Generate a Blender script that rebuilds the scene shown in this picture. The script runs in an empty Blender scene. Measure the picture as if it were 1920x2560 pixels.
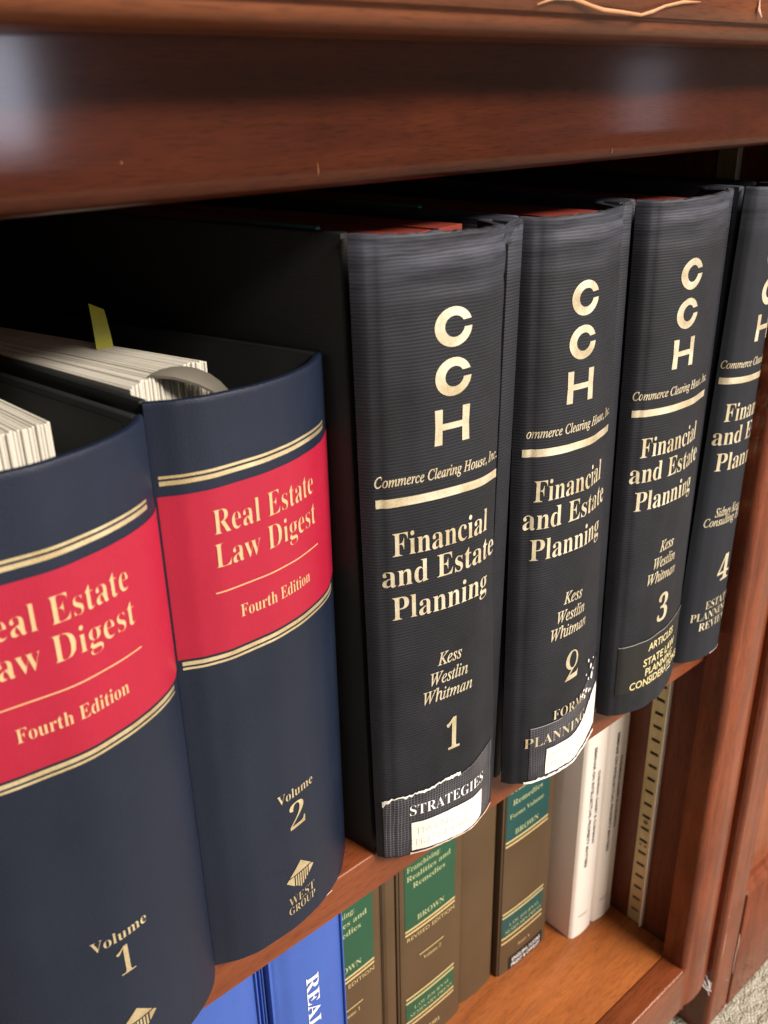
import bpy, bmesh, math, random
from mathutils import Vector, Matrix, noise
random.seed(7)
R_ = math.radians
# ---------------------------------------------------------------- units
# lengths are written in units of U metres; x along the shelf, y into it (1.0 = shelf front), z up from the eye level
U = 0.28
FLOOR = -2.860
def W(p): return Vector((p[0]*U, (p[1]-1)*U, (p[2]-FLOOR)*U))
sc = bpy.context.scene
COL = sc.collection
# ---------------------------------------------------------------- camera
cam = bpy.data.cameras.new('camera'); cam_o = bpy.data.objects.new('camera', cam); COL.objects.link(cam_o)
sc.camera = cam_o
cam.sensor_fit = 'VERTICAL'; cam.sensor_height = 36; cam.lens = 36*2336.7/2560
cam.clip_start = 0.01; cam.clip_end = 60
cr = Vector((0.7486, -0.6628, -0.0184)); cd = Vector((-0.2843, -0.2957, -0.9120)); cf = Vector((0.5990, 0.6879, -0.4098))
Mc = Matrix((cr, -cd, -cf)).transposed().to_4x4(); Mc.translation = W((0, 0, 0))
cam_o.matrix_world = Mc
cam.dof.use_dof = True; cam.dof.focus_distance = 1.62*U; cam.dof.aperture_fstop = 15.0
# ---------------------------------------------------------------- world and lamps
w = bpy.data.worlds.new('World'); sc.world = w; w.use_nodes = True
w.node_tree.nodes['Background'].inputs[0].default_value = (1.0, 0.84, 0.70, 1)
w.node_tree.nodes['Background'].inputs[1].default_value = 0.30
sc.view_settings.view_transform = 'Standard'; sc.view_settings.look = 'None'
sc.view_settings.exposure = 0.0; sc.view_settings.gamma = 1.0
def area(name, loc, target, size, size_y, power, color):
    l = bpy.data.lights.new(name, 'AREA'); l.shape = 'RECTANGLE'; l.size = size; l.size_y = size_y; l.energy = power; l.color = color
    o = bpy.data.objects.new(name, l); COL.objects.link(o); o.location = loc
    o.rotation_euler = (Vector(target)-Vector(loc)).to_track_quat('-Z', 'Y').to_euler()
    return o
area('ceiling_light', (1.08, -2.60, 2.60), (0.75, -1.6, 0.6), 1.2, 0.6, 230, (1, 0.89, 0.77))
area('ceiling_light', (2.30, -2.10, 2.60), (1.5, -1.0, 0.5), 1.2, 0.6, 95, (1, 0.88, 0.76))
area('window_light', (1.16, -2.90, 0.83), (0.100, -0.024, 0.80), 0.24, 0.34, 7.0, (0.78, 0.82, 1))
area('window_light', (2.82, -1.68, 0.765), (0.378, -0.024, 0.795), 0.14, 0.24, 0.38, (0.86, 0.84, 1))
# ---------------------------------------------------------------- object helpers
def tag(o, label=None, cat=None, group=None, kind=None):
    if label: o['label'] = label
    if cat: o['category'] = cat
    if group: o['group'] = group
    if kind: o['kind'] = kind
    return o
def thing(name, base, label, cat, group=None):
    o = bpy.data.objects.new(name, None); COL.objects.link(o); o.location = W(base); o.empty_display_size = 0.02
    o['_b'] = [base[0], base[1], base[2]]
    return tag(o, label, cat, group)
def origin(o):
    while o.parent: o = o.parent
    return o.location
def obj(name, bm, m, parent=None, smooth=35, label=None):
    """bm in U coordinates -> one mesh object"""
    me = bpy.data.meshes.new(name)
    org = origin(parent) if parent else Vector((0, 0, 0))
    for v in bm.verts: v.co = W(v.co)-org
    bm.normal_update(); bm.to_mesh(me); bm.free()
    if m: me.materials.append(m)
    if smooth:
        me.polygons.foreach_set('use_smooth', [True]*len(me.polygons)); me.set_sharp_from_angle(angle=R_(smooth))
    o = bpy.data.objects.new(name, me); COL.objects.link(o)
    if parent: o.parent = parent
    if label: o['label'] = label
    return o
def add_box(bm, x0, x1, y0, y1, z0, z1, bev=0.0, seg=2):
    r = bmesh.ops.create_cube(bm, size=1)
    vs = r['verts']
    for v in vs: v.co = Vector(((x0+x1)/2+v.co.x*(x1-x0), (y0+y1)/2+v.co.y*(y1-y0), (z0+z1)/2+v.co.z*(z1-z0)))
    if bev:
        es = list({e for v in vs for e in v.link_edges})
        bmesh.ops.bevel(bm, geom=es, offset=bev, segments=seg, affect='EDGES', profile=0.5)
def box(name, x0, x1, y0, y1, z0, z1, m, parent, bev=0.006, label=None):
    bm = bmesh.new(); add_box(bm, x0, x1, y0, y1, z0, z1, bev); return obj(name, bm, m, parent, label=label)
def extrude_x(name, prof, x0, x1, m, parent, n=1, smooth=30):
    """closed (y,z) profile swept along x"""
    bm = bmesh.new(); rings = []
    for i in range(n+1):
        x = x0+(x1-x0)*i/n
        rings.append([bm.verts.new((x, y, z)) for y, z in prof])
    k = len(prof)
    for a, b in zip(rings, rings[1:]):
        for j in range(k): bm.faces.new((a[j], b[j], b[(j+1) % k], a[(j+1) % k]))
    bm.faces.new(rings[0]); bm.faces.new(rings[-1][::-1])
    bmesh.ops.recalc_face_normals(bm, faces=bm.faces)
    return obj(name, bm, m, parent, smooth)
def extrude_z(name, prof, z0, z1, m, parent, smooth=30):
    bm = bmesh.new()
    a = [bm.verts.new((x, y, z0)) for x, y in prof]; b = [bm.verts.new((x, y, z1)) for x, y in prof]; k = len(prof)
    for j in range(k): bm.faces.new((a[j], a[(j+1) % k], b[(j+1) % k], b[j]))
    bm.faces.new(a[::-1]); bm.faces.new(b)
    bmesh.ops.recalc_face_normals(bm, faces=bm.faces)
    return obj(name, bm, m, parent, smooth)
# ---------------------------------------------------------------- materials
class N:
    def __init__(s, name):
        s.m = bpy.data.materials.new(name); s.m.use_nodes = True; s.t = s.m.node_tree; s.p = s.t.nodes['Principled BSDF']
        s.tc = s.n('ShaderNodeTexCoord')
    def n(s, t, **kw):
        o = s.t.nodes.new(t)
        for k, v in kw.items(): setattr(o, k, v)
        return o
    def l(s, a, b): s.t.links.new(a, b)
    def coords(s, scale, rot=(0, 0, 0), src='Object'):
        mp = s.n('ShaderNodeMapping'); mp.inputs['Scale'].default_value = scale; mp.inputs['Rotation'].default_value = rot
        s.l(s.tc.outputs[src], mp.inputs[0]); return mp.outputs[0]
    def noise(s, vec, scale=1, detail=4, rough=0.55, dist=0):
        o = s.n('ShaderNodeTexNoise'); o.inputs['Scale'].default_value = scale; o.inputs['Detail'].default_value = detail
        o.inputs['Roughness'].default_value = rough; o.inputs['Distortion'].default_value = dist
        s.l(vec, o.inputs['Vector']); return o.outputs[0]
    def ramp(s, fac, stops):
        o = s.n('ShaderNodeValToRGB'); e = o.color_ramp.elements
        while len(e) < len(stops): e.new(0.5)
        for el, (p, c) in zip(e, stops): el.position = p; el.color = (*c, 1) if len(c) == 3 else c
        s.l(fac, o.inputs[0]); return o.outputs[0]
    def math(s, op, a, b=None):
        o = s.n('ShaderNodeMath', operation=op)
        for i, v in enumerate((a, b)):
            if v is None: continue
            if isinstance(v, (int, float)): o.inputs[i].default_value = v
            else: s.l(v, o.inputs[i])
        return o.outputs[0]
    def mix(s, fac, a, b):
        o = s.n('ShaderNodeMix', data_type='RGBA')
        for sock, v in ((o.inputs[0], fac), (o.inputs[6], a), (o.inputs[7], b)):
            if isinstance(v, (int, float)): sock.default_value = v
            elif isinstance(v, tuple): sock.default_value = (*v, 1)
            else: s.l(v, sock)
        return o.outputs[2]
    def bump(s, h, strength, dist=0.0005):
        o = s.n('ShaderNodeBump'); o.inputs['Strength'].default_value = strength; o.inputs['Distance'].default_value = dist
        s.l(h, o.inputs['Height'])
        if s.p.inputs['Normal'].is_linked: s.l(s.p.inputs['Normal'].links[0].from_socket, o.inputs['Normal'])
        s.l(o.outputs[0], s.p.inputs['Normal'])
    def col(s, c):
        if isinstance(c, tuple): s.p.inputs['Base Color'].default_value = (*c, 1)
        else: s.l(c, s.p.inputs['Base Color'])
    def set(s, **kw):
        for k, v in kw.items():
            k = k.replace('_', ' ')
            if isinstance(v, (int, float)): s.p.inputs[k].default_value = v
            else: s.l(v, s.p.inputs[k])
        return s
def wood(name, axis, dark, light, rough=0.42, coat=0.35, spec=0.18):
    a = N(name)
    st = {'x': (9, 95, 95), 'z': (95, 95, 9), 'y': (95, 9, 95)}[axis]
    fine = {'x': (110, 1500, 1500), 'z': (1500, 1500, 110), 'y': (1500, 110, 1500)}[axis]
    g = a.noise(a.coords(st), 1, 5, 0.6, 0.6)
    f = a.noise(a.coords(fine), 1, 2, 0.6)
    blot = a.noise(a.coords((9, 9, 9)), 1, 3, 0.6)
    h = a.math('ADD', a.math('MULTIPLY', g, 0.6), a.math('MULTIPLY', blot, 0.4))
    c = a.ramp(h, [(0.34, dark), (0.66, light)])
    pore = a.ramp(f, [(0.30, (0.45, 0.45, 0.45)), (0.50, (1, 1, 1))])
    mx = a.n('ShaderNodeMix', data_type='RGBA', blend_type='MULTIPLY'); mx.inputs[0].default_value = 0.75
    a.l(c, mx.inputs[6]); a.l(pore, mx.inputs[7]); a.col(mx.outputs[2])
    sm = a.noise(a.coords((30, 30, 30)), 1, 4, 0.6)
    rr = a.ramp(sm, [(0.3, (rough-0.07,)*3), (0.7, (rough+0.10,)*3)])
    a.set(Roughness=rr, Coat_Weight=coat, Coat_Roughness=0.11, Specular_IOR_Level=spec)
    a.bump(f, 0.10, 0.0002); a.bump(sm, 0.035, 0.0006)
    return a.m
D1, L1 = (0.028, 0.0058, 0.0022), (0.064, 0.0138, 0.0046)
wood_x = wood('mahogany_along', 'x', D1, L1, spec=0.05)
wood_z = wood('mahogany_upright', 'z', (0.095, 0.020, 0.008), (0.225, 0.055, 0.021), 0.34)
wood_in = wood('mahogany_inside', 'z', (0.080, 0.021, 0.010), (0.150, 0.042, 0.020), 0.42, 0.1)
wood_shelf = wood('shelf_veneer', 'x', (0.210, 0.062, 0.017), (0.340, 0.110, 0.030), 0.38, 0.25)
wood_mid = wood('middle_shelf_wood', 'x', (0.130, 0.031, 0.011), (0.205, 0.056, 0.020), 0.38, 0.3)
wood_rail = wood('rail_wood', 'x', (0.120, 0.029, 0.010), (0.215, 0.056, 0.019), 0.34, 0.6)
wood_top = wood('counter_edge_wood', 'x', (0.080, 0.021, 0.008), (0.180, 0.052, 0.018), 0.36, 0.4)
wood_door = wood('door_panel_wood', 'z', (0.200, 0.055, 0.020), (0.330, 0.095, 0.034), 0.35, 0.3)

def cloth(name, base, worn, period=0.0013, wear_top=0.0, rib=0.50):
    a = N(name)
    sx = a.n('ShaderNodeSeparateXYZ'); a.l(a.tc.outputs['Object'], sx.inputs[0])
    wob = a.noise(a.coords((28, 28, 90)), 1, 3, 0.6)
    ph = a.math('ADD', a.math('MULTIPLY', sx.outputs[2], 2*math.pi/period), a.math('MULTIPLY', wob, 9.0))
    rb = a.math('ADD', a.math('MULTIPLY', a.math('SINE', ph), 0.5), 0.5)
    sp = a.noise(a.coords((900, 900, 1400)), 1, 3, 0.7)
    st = a.noise(a.coords((16, 16, 160)), 1, 5, 0.65)
    blot = a.noise(a.coords((30, 30, 22)), 1, 4, 0.6)
    amt = a.math('MULTIPLY', a.math('ADD', a.math('MULTIPLY', rb, rib), a.math('MULTIPLY', sp, 0.55)), a.ramp(blot, [(0.25, (0.25,)*3), (0.75, (1,)*3)]))
    c = a.mix(a.math('MULTIPLY', amt, 0.75), base, worn)
    if wear_top:
        zz = a.n('ShaderNodeMapRange'); a.l(sx.outputs[2], zz.inputs[0])
        zz.inputs[1].default_value = wear_top-0.028; zz.inputs[2].default_value = wear_top
        k = a.math('MULTIPLY', zz.outputs[0], a.ramp(st, [(0.38, (0.05,)*3), (0.68, (1,)*3)]))
        c = a.mix(a.math('MULTIPLY', k, 0.75), c, tuple(min(1, x*2.8) for x in worn))
    a.col(c)
    a.set(Roughness=0.60, Specular_IOR_Level=0.28)
    a.bump(rb, 0.5*rib, 0.0003); a.bump(sp, 0.25, 0.0002)
    return a.m
TOPZ = (1.268-0.178)*U
cloth_black = cloth('black_ribbed_cloth', (0.0026, 0.0032, 0.0055), (0.034, 0.037, 0.052), period=0.00145, wear_top=TOPZ)
cloth_board = cloth('black_board_cloth', (0.0075, 0.0078, 0.0080), (0.018, 0.018, 0.019), rib=0.2)
cloth_smooth = cloth('blue_black_cloth', (0.0075, 0.0095, 0.016), (0.030, 0.034, 0.045), wear_top=TOPZ, rib=0.12)
def leather(name, c0, c1, rough=0.40, grain=0.22, period=900):
    a = N(name)
    f = a.noise(a.coords((period, period, period)), 1, 3, 0.65)
    b = a.noise(a.coords((14, 14, 10)), 1, 4, 0.6)
    a.col(a.mix(a.ramp(a.math('ADD', a.math('MULTIPLY', f, 0.4), a.math('MULTIPLY', b, 0.6)), [(0.35, (0,)*3), (0.65, (1,)*3)]), c0, c1))
    a.set(Roughness=a.ramp(b, [(0.3, (rough-0.05,)*3), (0.7, (rough+0.08,)*3)]))
    a.set(Specular_IOR_Level=0.38); a.bump(f, grain, 0.00025); a.bump(b, 0.25, 0.0015)
    return a.m
navy = leather('navy_leatherette', (0.0036, 0.0080, 0.0215), (0.0080, 0.0138, 0.0330), 0.42, 0.5, 1100)
navy_in = leather('dark_vinyl_lining', (0.006, 0.008, 0.009), (0.010, 0.012, 0.013), 0.6)
red = leather('crimson_panel', (0.275, 0.0065, 0.026), (0.345, 0.0105, 0.038), 0.40)
maroon = leather('maroon_pressboard', (0.165, 0.021, 0.012), (0.205, 0.028, 0.015), 0.6)
teal = leather('teal_tab', (0.03, 0.19, 0.20), (0.035, 0.22, 0.23), 0.4)
brown = leather('olive_brown_cloth', (0.066, 0.041, 0.020), (0.100, 0.064, 0.033), 0.55, 0.35, 1500)
brown_dk = leather('brown_board_cloth', (0.055, 0.036, 0.018), (0.080, 0.052, 0.027), 0.6, 0.3, 1500)
green = leather('green_label', (0.013, 0.070, 0.038), (0.018, 0.090, 0.048), 0.5, 0.3, 1500)
blugreen = leather('blue_green_label', (0.010, 0.058, 0.058), (0.014, 0.075, 0.072), 0.5, 0.3, 1500)
blue = leather('bright_blue_vinyl', (0.036, 0.085, 0.35), (0.050, 0.112, 0.43), 0.42, 0.12)
white = leather('white_card_cover', (0.80, 0.74, 0.68), (0.86, 0.80, 0.74), 0.5, 0.05)
def plain(name, c, rough=0.5, metal=0.0, nz=0.12, sc_=300):
    a = N(name); f = a.noise(a.coords((sc_,)*3), 1, 4, 0.6)
    a.col(a.mix(a.math('MULTIPLY', f, 1.0), tuple(x*(1-nz) for x in c), tuple(min(1, x*(1+nz)) for x in c)))
    a.set(Roughness=rough, Metallic=metal); return a.m
def foil(name, c0, c1, rough, metal):
    a = N(name); b = a.noise(a.coords((70, 70, 70)), 1, 4, 0.6); f = a.noise(a.coords((1500,)*3), 1, 3, 0.7)
    k = a.ramp(a.math('ADD', a.math('MULTIPLY', b, 0.6), a.math('MULTIPLY', f, 0.4)), [(0.36, (0,)*3), (0.60, (1,)*3)])
    a.col(a.mix(k, c0, c1)); a.set(Roughness=a.ramp(b, [(0.3, (rough-.12,)*3), (0.7, (rough+.12,)*3)]), Metallic=metal); a.bump(f, 0.25, 0.0002); return a.m
gold = foil('gold_foil', (0.56, 0.46, 0.28), (0.86, 0.80, 0.64), 0.38, 0.60)
gold_v = foil('soft_gold_foil', (0.60, 0.46, 0.25), (0.90, 0.78, 0.52), 0.34, 0.75)
gold_red = plain('peach_gold_foil', (0.80, 0.50, 0.28), 0.42, 0.4, 0.14)
gold_lab = plain('pale_gold_print', (0.62, 0.50, 0.24), 0.5, 0.25)
gold_green = plain('faded_gold_print', (0.36, 0.42, 0.22), 0.55, 0.15)
yellow_print = plain('yellow_print', (0.70, 0.62, 0.34), 0.45, 0.2)
white_print = plain('white_print', (0.82, 0.82, 0.84), 0.5)
grey_print = plain('faint_grey_print', (0.705, 0.69, 0.655), 0.6)
ink = plain('black_ink', (0.03, 0.03, 0.035), 0.6)
label_black = plain('black_glossy_tape', (0.0055, 0.0055, 0.006), 0.6, 0, 0.2)
sticker = plain('white_paper_sticker', (0.74, 0.72, 0.68), 0.55, 0, 0.08, 180)
torn = plain('torn_white_paper', (0.80, 0.78, 0.74), 0.7, 0, 0.25, 400)
dark_gap = plain('dark_groove', (0.010, 0.007, 0.005), 0.8)
steel = plain('grey_lifter_metal', (0.13, 0.12, 0.10), 0.42, 0.3)
flagm = plain('yellow_green_flag', (0.30, 0.28, 0.004), 0.5, 0, 0.05)
scuff_m = plain('bare_scuffed_wood', (0.46, 0.22, 0.10), 0.6, 0, 0.4)
dent_m = plain('dented_varnish', (0.30, 0.12, 0.06), 0.4, 0, 0.4)
chip_m = plain('chipped_pale_wood', (0.62, 0.42, 0.34), 0.6)
bright = plain('painted_glint_flange', (0.78, 0.76, 0.68), 0.45, 0.15)  # pale colour paints in the light caught along the strip's flange
web_m = plain('dusty_cobweb', (0.55, 0.50, 0.50), 0.9)
def brass_m():
    a = N('brass_strip')
    b = a.noise(a.coords((60, 60, 12)), 1, 5, 0.7); f = a.noise(a.coords((900, 900, 200)), 1, 3, 0.6)
    a.col(a.ramp(b, [(0.3, (0.30, 0.235, 0.105)), (0.55, (0.46, 0.37, 0.19)), (0.8, (0.40, 0.32, 0.17))]))
    a.set(Roughness=0.42, Metallic=0.55); a.bump(f, 0.1, 0.0002); return a.m
brass = brass_m()
def paper_m():
    a = N('page_edges')
    st = a.noise(a.coords((2600, 3, 3)), 1, 4, 0.75)
    b = a.noise(a.coords((260, 3, 4)), 1, 3, 0.6)
    s_ = a.math('ADD', a.math('MULTIPLY', st, 0.5), a.math('MULTIPLY', b, 0.5))
    a.col(a.ramp(s_, [(0.34, (0.34, 0.31, 0.26)), (0.44, (0.50, 0.48, 0.42)), (0.60, (0.70, 0.68, 0.61))]))
    a.set(Roughness=0.8); a.bump(s_, 0.6, 0.0006); return a.m
paper = paper_m()
def grid_m():
    a = N('gridded_book_tape')
    sx = a.n('ShaderNodeSeparateXYZ'); a.l(a.tc.outputs['Object'], sx.inputs[0])
    wob = a.noise(a.coords((60, 60, 60)), 1, 2, 0.5)
    def line(sock, per):
        ph = a.math('ADD', a.math('MULTIPLY', sock, 2*math.pi/per), a.math('MULTIPLY', wob, 5.0))
        return a.ramp(a.math('ADD', a.math('MULTIPLY', a.math('SINE', ph), 0.5), 0.5), [(0.80, (0,)*3), (0.98, (1,)*3)])
    g = a.math('MAXIMUM', line(sx.outputs[0], 0.00155), line(sx.outputs[2], 0.00150))
    bl = a.noise(a.coords((45, 45, 60)), 1, 3, 0.6)
    a.col(a.mix(a.math('MULTIPLY', g, a.ramp(bl, [(0.3, (0.15,)*3), (0.7, (0.8,)*3)])), (0.005, 0.006, 0.012), (0.17, 0.17, 0.22)))
    a.set(Roughness=0.33, Coat_Weight=0.3); a.bump(g, 0.3, 0.0002); return a.m
grid_tape = grid_m()
def carpet_m():
    a = N('loop_carpet')
    v = a.n('ShaderNodeTexVoronoi'); v.inputs['Scale'].default_value = 1; a.l(a.coords((520, 520, 520)), v.inputs['Vector'])
    b = a.noise(a.coords((330, 330, 330)), 1, 5, 0.7)
    c = a.ramp(b, [(0.3, (0.34, 0.34, 0.28)), (0.5, (0.52, 0.50, 0.42)), (0.68, (0.68, 0.65, 0.56))])
    mx = a.n('ShaderNodeMix', data_type='RGBA', blend_type='MULTIPLY'); mx.inputs[0].default_value = 0.6
    a.l(c, mx.inputs[6]); a.l(a.ramp(v.outputs['Distance'], [(0.2, (1,)*3), (0.8, (0.35,)*3)]), mx.inputs[7])
    a.col(mx.outputs[2]); a.set(Roughness=1.0); a.bump(a.math('SUBTRACT', 1.0, v.outputs['Distance']), 0.8, 0.004); return a.m
carpet_mat = carpet_m()
# ---------------------------------------------------------------- carpet
def carpet():
    bm = bmesh.new(); n = 260
    # a fine patch where it is seen, inside one sheet of coarse cells
    xs = [-14, -6, -1]+[1.5+2.6*i/n for i in range(n+1)]+[6, 14]
    ys = [-14, -6, -1, 0.1]+[0.3+1.3*i/130 for i in range(131)]+[2.4, 6]
    rows = []
    for y in ys:
        row = []
        for x in xs:
            z = FLOOR
            if 1.5 < x < 4.1 and 0.3 < y < 1.6:
                p = Vector((x*38, y*38, 0)); z += -0.004+0.010*noise.noise(p)+0.006*noise.noise(p*2.1)
            row.append(bm.verts.new((x, y, z)))
        rows.append(row)
    for a, b in zip(rows, rows[1:]):
        for i in range(len(a)-1): bm.faces.new((a[i], a[i+1], b[i+1], b[i]))
    tag(obj('carpet', bm, carpet_mat), kind='structure')
carpet()
# ---------------------------------------------------------------- bookcase
LK = 1.0102
YF, YB, ZB = 0.919, 0.995, -2.414
XA, XP, XR = 1.955, 2.008, 2.140          # stile inner face, inner side panel, stile outer face
bc = thing('bookcase', (0.9, 1.0, FLOOR), 'dark red mahogany bookcase whose two shelves hold the law books', 'bookcase')
# frieze rail with rounded lower edge
fr = [(YF, 0.075)]+[(YF, -0.060)]
for i in range(9):
    t = i/8*math.pi/2; fr.append((YF+0.022*(1-math.cos(t)), -0.083-0.0215*math.sin(t)))
fr += [(YB, -0.1045), (YB, 0.075)]
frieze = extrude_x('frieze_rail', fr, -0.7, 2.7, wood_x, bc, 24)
# thick countertop edge moulding
ct = [(YF+0.02, 0.056), (0.845, 0.056)]
for i in range(10):
    t = i/9*math.pi*0.5; ct.append((0.832-0.026*math.sin(t), 0.0805-0.0245*math.cos(t)))
ct += [(0.7985, 0.0825), (0.795, 0.088), (0.790, 0.105), (0.788, 0.135), (0.795, 0.165), (0.815, 0.185), (0.85, 0.190), (2.15, 0.190), (2.15, 0.0775), (YF+0.02, 0.0775)]
top = extrude_x('countertop', ct, -0.9, 2.9, wood_top, bc, 24, 40)
def ribbon(name, pts, wd, m, parent, nrm=(0, -1, 0), th=0.0010):
    """thin raised stroke along a 3D polyline"""
    bm = bmesh.new(); n = Vector(nrm); prev = None
    for i, p in enumerate(pts):
        p = Vector(p); d = (Vector(pts[min(i+1, len(pts)-1)])-Vector(pts[max(i-1, 0)])).normalized()
        s = d.cross(n).normalized(); ww = wd*(0.25 if i in (0, len(pts)-1) else 1)*random.uniform(0.75, 1.2)
        r = [bm.verts.new(p+s*ww/2+n*0.0001), bm.verts.new(p+n*th), bm.verts.new(p-s*ww/2+n*0.0001)]
        if prev:
            bm.faces.new((prev[0], prev[1], r[1], r[0])); bm.faces.new((prev[1], prev[2], r[2], r[1]))
        prev = r
    bmesh.ops.recalc_face_normals(bm, faces=bm.faces)
    return obj(name, bm, m, parent)
yt = 0.7885
ribbon('scratch', [(0.935, yt+.001, 0.088), (0.965, yt, 0.0955), (1.00, yt, 0.0965), (1.035, yt+.001, 0.0905), (1.06, yt+.001, 0.0868), (1.10, yt+.001, 0.0855), (1.14, yt+.0015, 0.0836), (1.165, yt+.001, 0.0885), (1.19, yt, 0.0955), (1.23, yt-.0005, 0.1015), (1.27, yt-.001, 0.103)], 0.0042, scuff_m, top)
ribbon('scratch', [(1.425, yt-.001, 0.112), (1.428, yt, 0.10), (1.440, yt+.001, 0.090)], 0.006, chip_m, top)
# small dents on the frieze
for x, z, l, m in ((0.708, -0.083, 0.010, dent_m), (0.461, -0.060, 0.002, dent_m), (1.278, -0.090, 0.005, dent_m)):
    ribbon('dent', [(x, YF-.0002, z-l/2), (x+0.001, YF-.0004, z), (x, YF-.0002, z+l)], 0.0028, m, frieze)
# left upright side, right stile, rails and shelves
box('face_stile', -0.62, -0.48, YF, YB, -2.592, -0.1065, wood_z, bc)
st_prof = [(XA, YB), (XA, YF+0.022)]
for i in range(8):
    t = i/7*math.pi/2; st_prof.append((XA+0.022*(1-math.cos(t)), YF+0.020*(1-math.sin(t))))
st_prof += [(XA+0.034, YF+0.0045), (XA+0.046, YF+0.0010), (XA+0.060, YF-0.0020), (XA+0.080, YF-0.0032), (XA+0.105, YF-0.0026), (XA+0.130, YF+0.0005), (XA+0.150, YF+0.0050), (XA+0.166, YF+0.0105), (XR-0.006, YF+0.015), (XR, YF+0.022), (XR, YB)]
stile = extrude_z('face_stile', st_prof, -2.592, -0.1065, wood_z, bc, 25)
br = [(YB-0.0035, ZB), (YF+0.012, ZB)]
for i in range(7):
    t = i/6*math.pi/2; br.append((YF+0.010*(1-math.sin(t)), ZB-0.010*(1-math.cos(t))-0.0))
br += [(YF, -2.586), (YF+0.006, -2.592), (YB-0.0035, -2.592)]
rail = extrude_x('bottom_rail', br, -0.48, XA-0.0015, wood_rail, bc, 12, 30)
box('rail_end', XA-0.0012, XA+0.02, YF+0.0015, YB, -2.591, ZB+0.001, wood_z, stile, 0.003)
box('side_panel', XP, XP+0.06, YB+0.002, 2.1, -2.592, 0.055, wood_in, bc, 0.003)
box('side_panel', -0.64, -0.58, YB+0.002, 2.1, -2.592, 0.055, wood_in, bc, 0.003)
box('back_panel', -0.578, XP-0.002, 2.06, 2.09, -2.592, 0.055, wood_in, bc, 0.003)
box('bottom_shelf', -0.576, XP-0.004, YB+0.0015, 2.058, ZB-0.06, ZB-0.0015, wood_shelf, bc, 0.003)
sh = []
for i in range(7):
    t = i/6*math.pi/2; sh.append((1.0+0.006*(1-math.cos(t)), -1.274+0.006*math.sin(t)))
sh += [(2.0, -1.268), (2.0, -1.359), (1.008, -1.359), (1.0, -1.352)]
shelf = extrude_x('middle_shelf', sh, -0.57, XP-0.005, wood_mid, bc, 12, 30)
ribbon('shelf_scratch', [(0.66, 0.9985, -1.30), (0.70, 0.9985, -1.292), (0.73, 0.9985, -1.283)], 0.003, chip_m, shelf)
# slotted metal standard with real slots
XS = XP-0.007
zs = [-1.5535-0.0463*i for i in range(18)]
slots = sorted([z*LK for z in zs]+[(-1.5535+0.0463*i)*LK for i in range(1, 30)])
stp = thing('shelf_standard', (XS, 1.13, ZB), 'x', 'x'); bpy.data.objects.remove(stp)
bm = bmesh.new(); y0, y1, ya, yb2 = 1.108, 1.1565, 1.119, 1.146
add_box(bm, XS, XP-0.0005, yb2, y1, ZB+0.002, -0.02); add_box(bm, XS, XP-0.0005, y0, ya, ZB+0.002, -0.02)
edges = [ZB+0.002]
for z in slots:
    if z-0.006 > edges[-1]: edges += [z-0.0055, z+0.0055]
edges.append(-0.02)
for i in range(0, len(edges)-1, 2): add_box(bm, XS+0.0003, XP-0.0005, ya, yb2, edges[i], edges[i+1])
std = obj('shelf_standard', bm, brass, bc, 0)
bm = bmesh.new(); add_box(bm, XP-0.0022, XP-0.0006, ya-0.002, yb2+0.002, ZB+0.003, -0.021); obj('slot_backing', bm, dark_gap, std)
bm = bmesh.new(); add_box(bm, XS-0.0075, XP-0.0005, y0-0.0048, y0-0.0002, ZB+0.002, -0.02, 0.0006); obj('standard_flange', bm, bright, std)
bm = bmesh.new(); bmesh.ops.create_cone(bm, cap_ends=True, segments=20, radius1=0.0085, radius2=0.0065, depth=0.003)
for v in bm.verts: v.co = Vector((XS-0.0008-v.co.z, 1.133+v.co.x, -2.012+v.co.y))
scr = obj('screw', bm, plain('dull_screw', (0.22, 0.18, 0.10), 0.5, 0.6), std)
bm = bmesh.new(); add_box(bm, XS-0.0030, XS-0.0022, 1.1275, 1.1385, -2.0130, -2.0110); obj('screw_slot', bm, dark_gap, scr)
bm = bmesh.new()
for k in (0, 1): add_box(bm, XS-0.0006, XS+0.0002, 1.121+0.016*k, 1.128+0.016*k, -2.103, -2.098)
obj('notch_mark', bm, dark_gap, std)
# ---------------------------------------------------------------- adjoining cabinet on the right
cab = thing('cabinet', (2.4, 1.0, FLOOR), 'reddish cabinet with recessed door panel beside the bookcase, scuffed at its foot', 'cabinet')
bd = [(XR+0.007, YF+0.03), (XR+0.007, YF+0.004)]
for i in range(9):
    t = i/8*math.pi; bd.append((XR+0.024-0.016*math.cos(t), YF+0.002-0.014*math.sin(t)))
bd += [(XR+0.044, YF+0.006), (XR+0.050, YF+0.006), (XR+0.054, YF+0.001), (XR+0.150, YF+0.001), (XR+0.158, YF+0.008), (XR+0.158, 1.5), (XR+0.007, 1.5)]
pil = extrude_z('pilaster', bd, FLOOR+0.002, -0.02, wood_z, cab, 25)
XD = XR+0.160
box('door_rail', XD+0.002, 3.6, YF-0.004, YF+0.07, FLOOR+0.004, -2.36, wood_z, cab, 0.006)
box('door_rail', XD+0.002, 3.6, YF-0.004, YF+0.07, -0.35, -0.05, wood_z, cab, 0.006)
# bevel moulding sloping back to the recessed panel
bv = extrude_x('panel_moulding', [(YF-0.002, -2.3598), (YF+0.002, -2.345), (YF+0.012, -2.335), (YF+0.018, -2.322), (YF+0.04, -2.318), (YF+0.06, -2.3598)], XD+0.002, 3.6, wood_z, cab, 6, 30)
box('door_panel', XD+0.003, 3.59, YF+0.032, YF+0.06, -2.3585, -0.351, wood_door, cab, 0.003)
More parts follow.
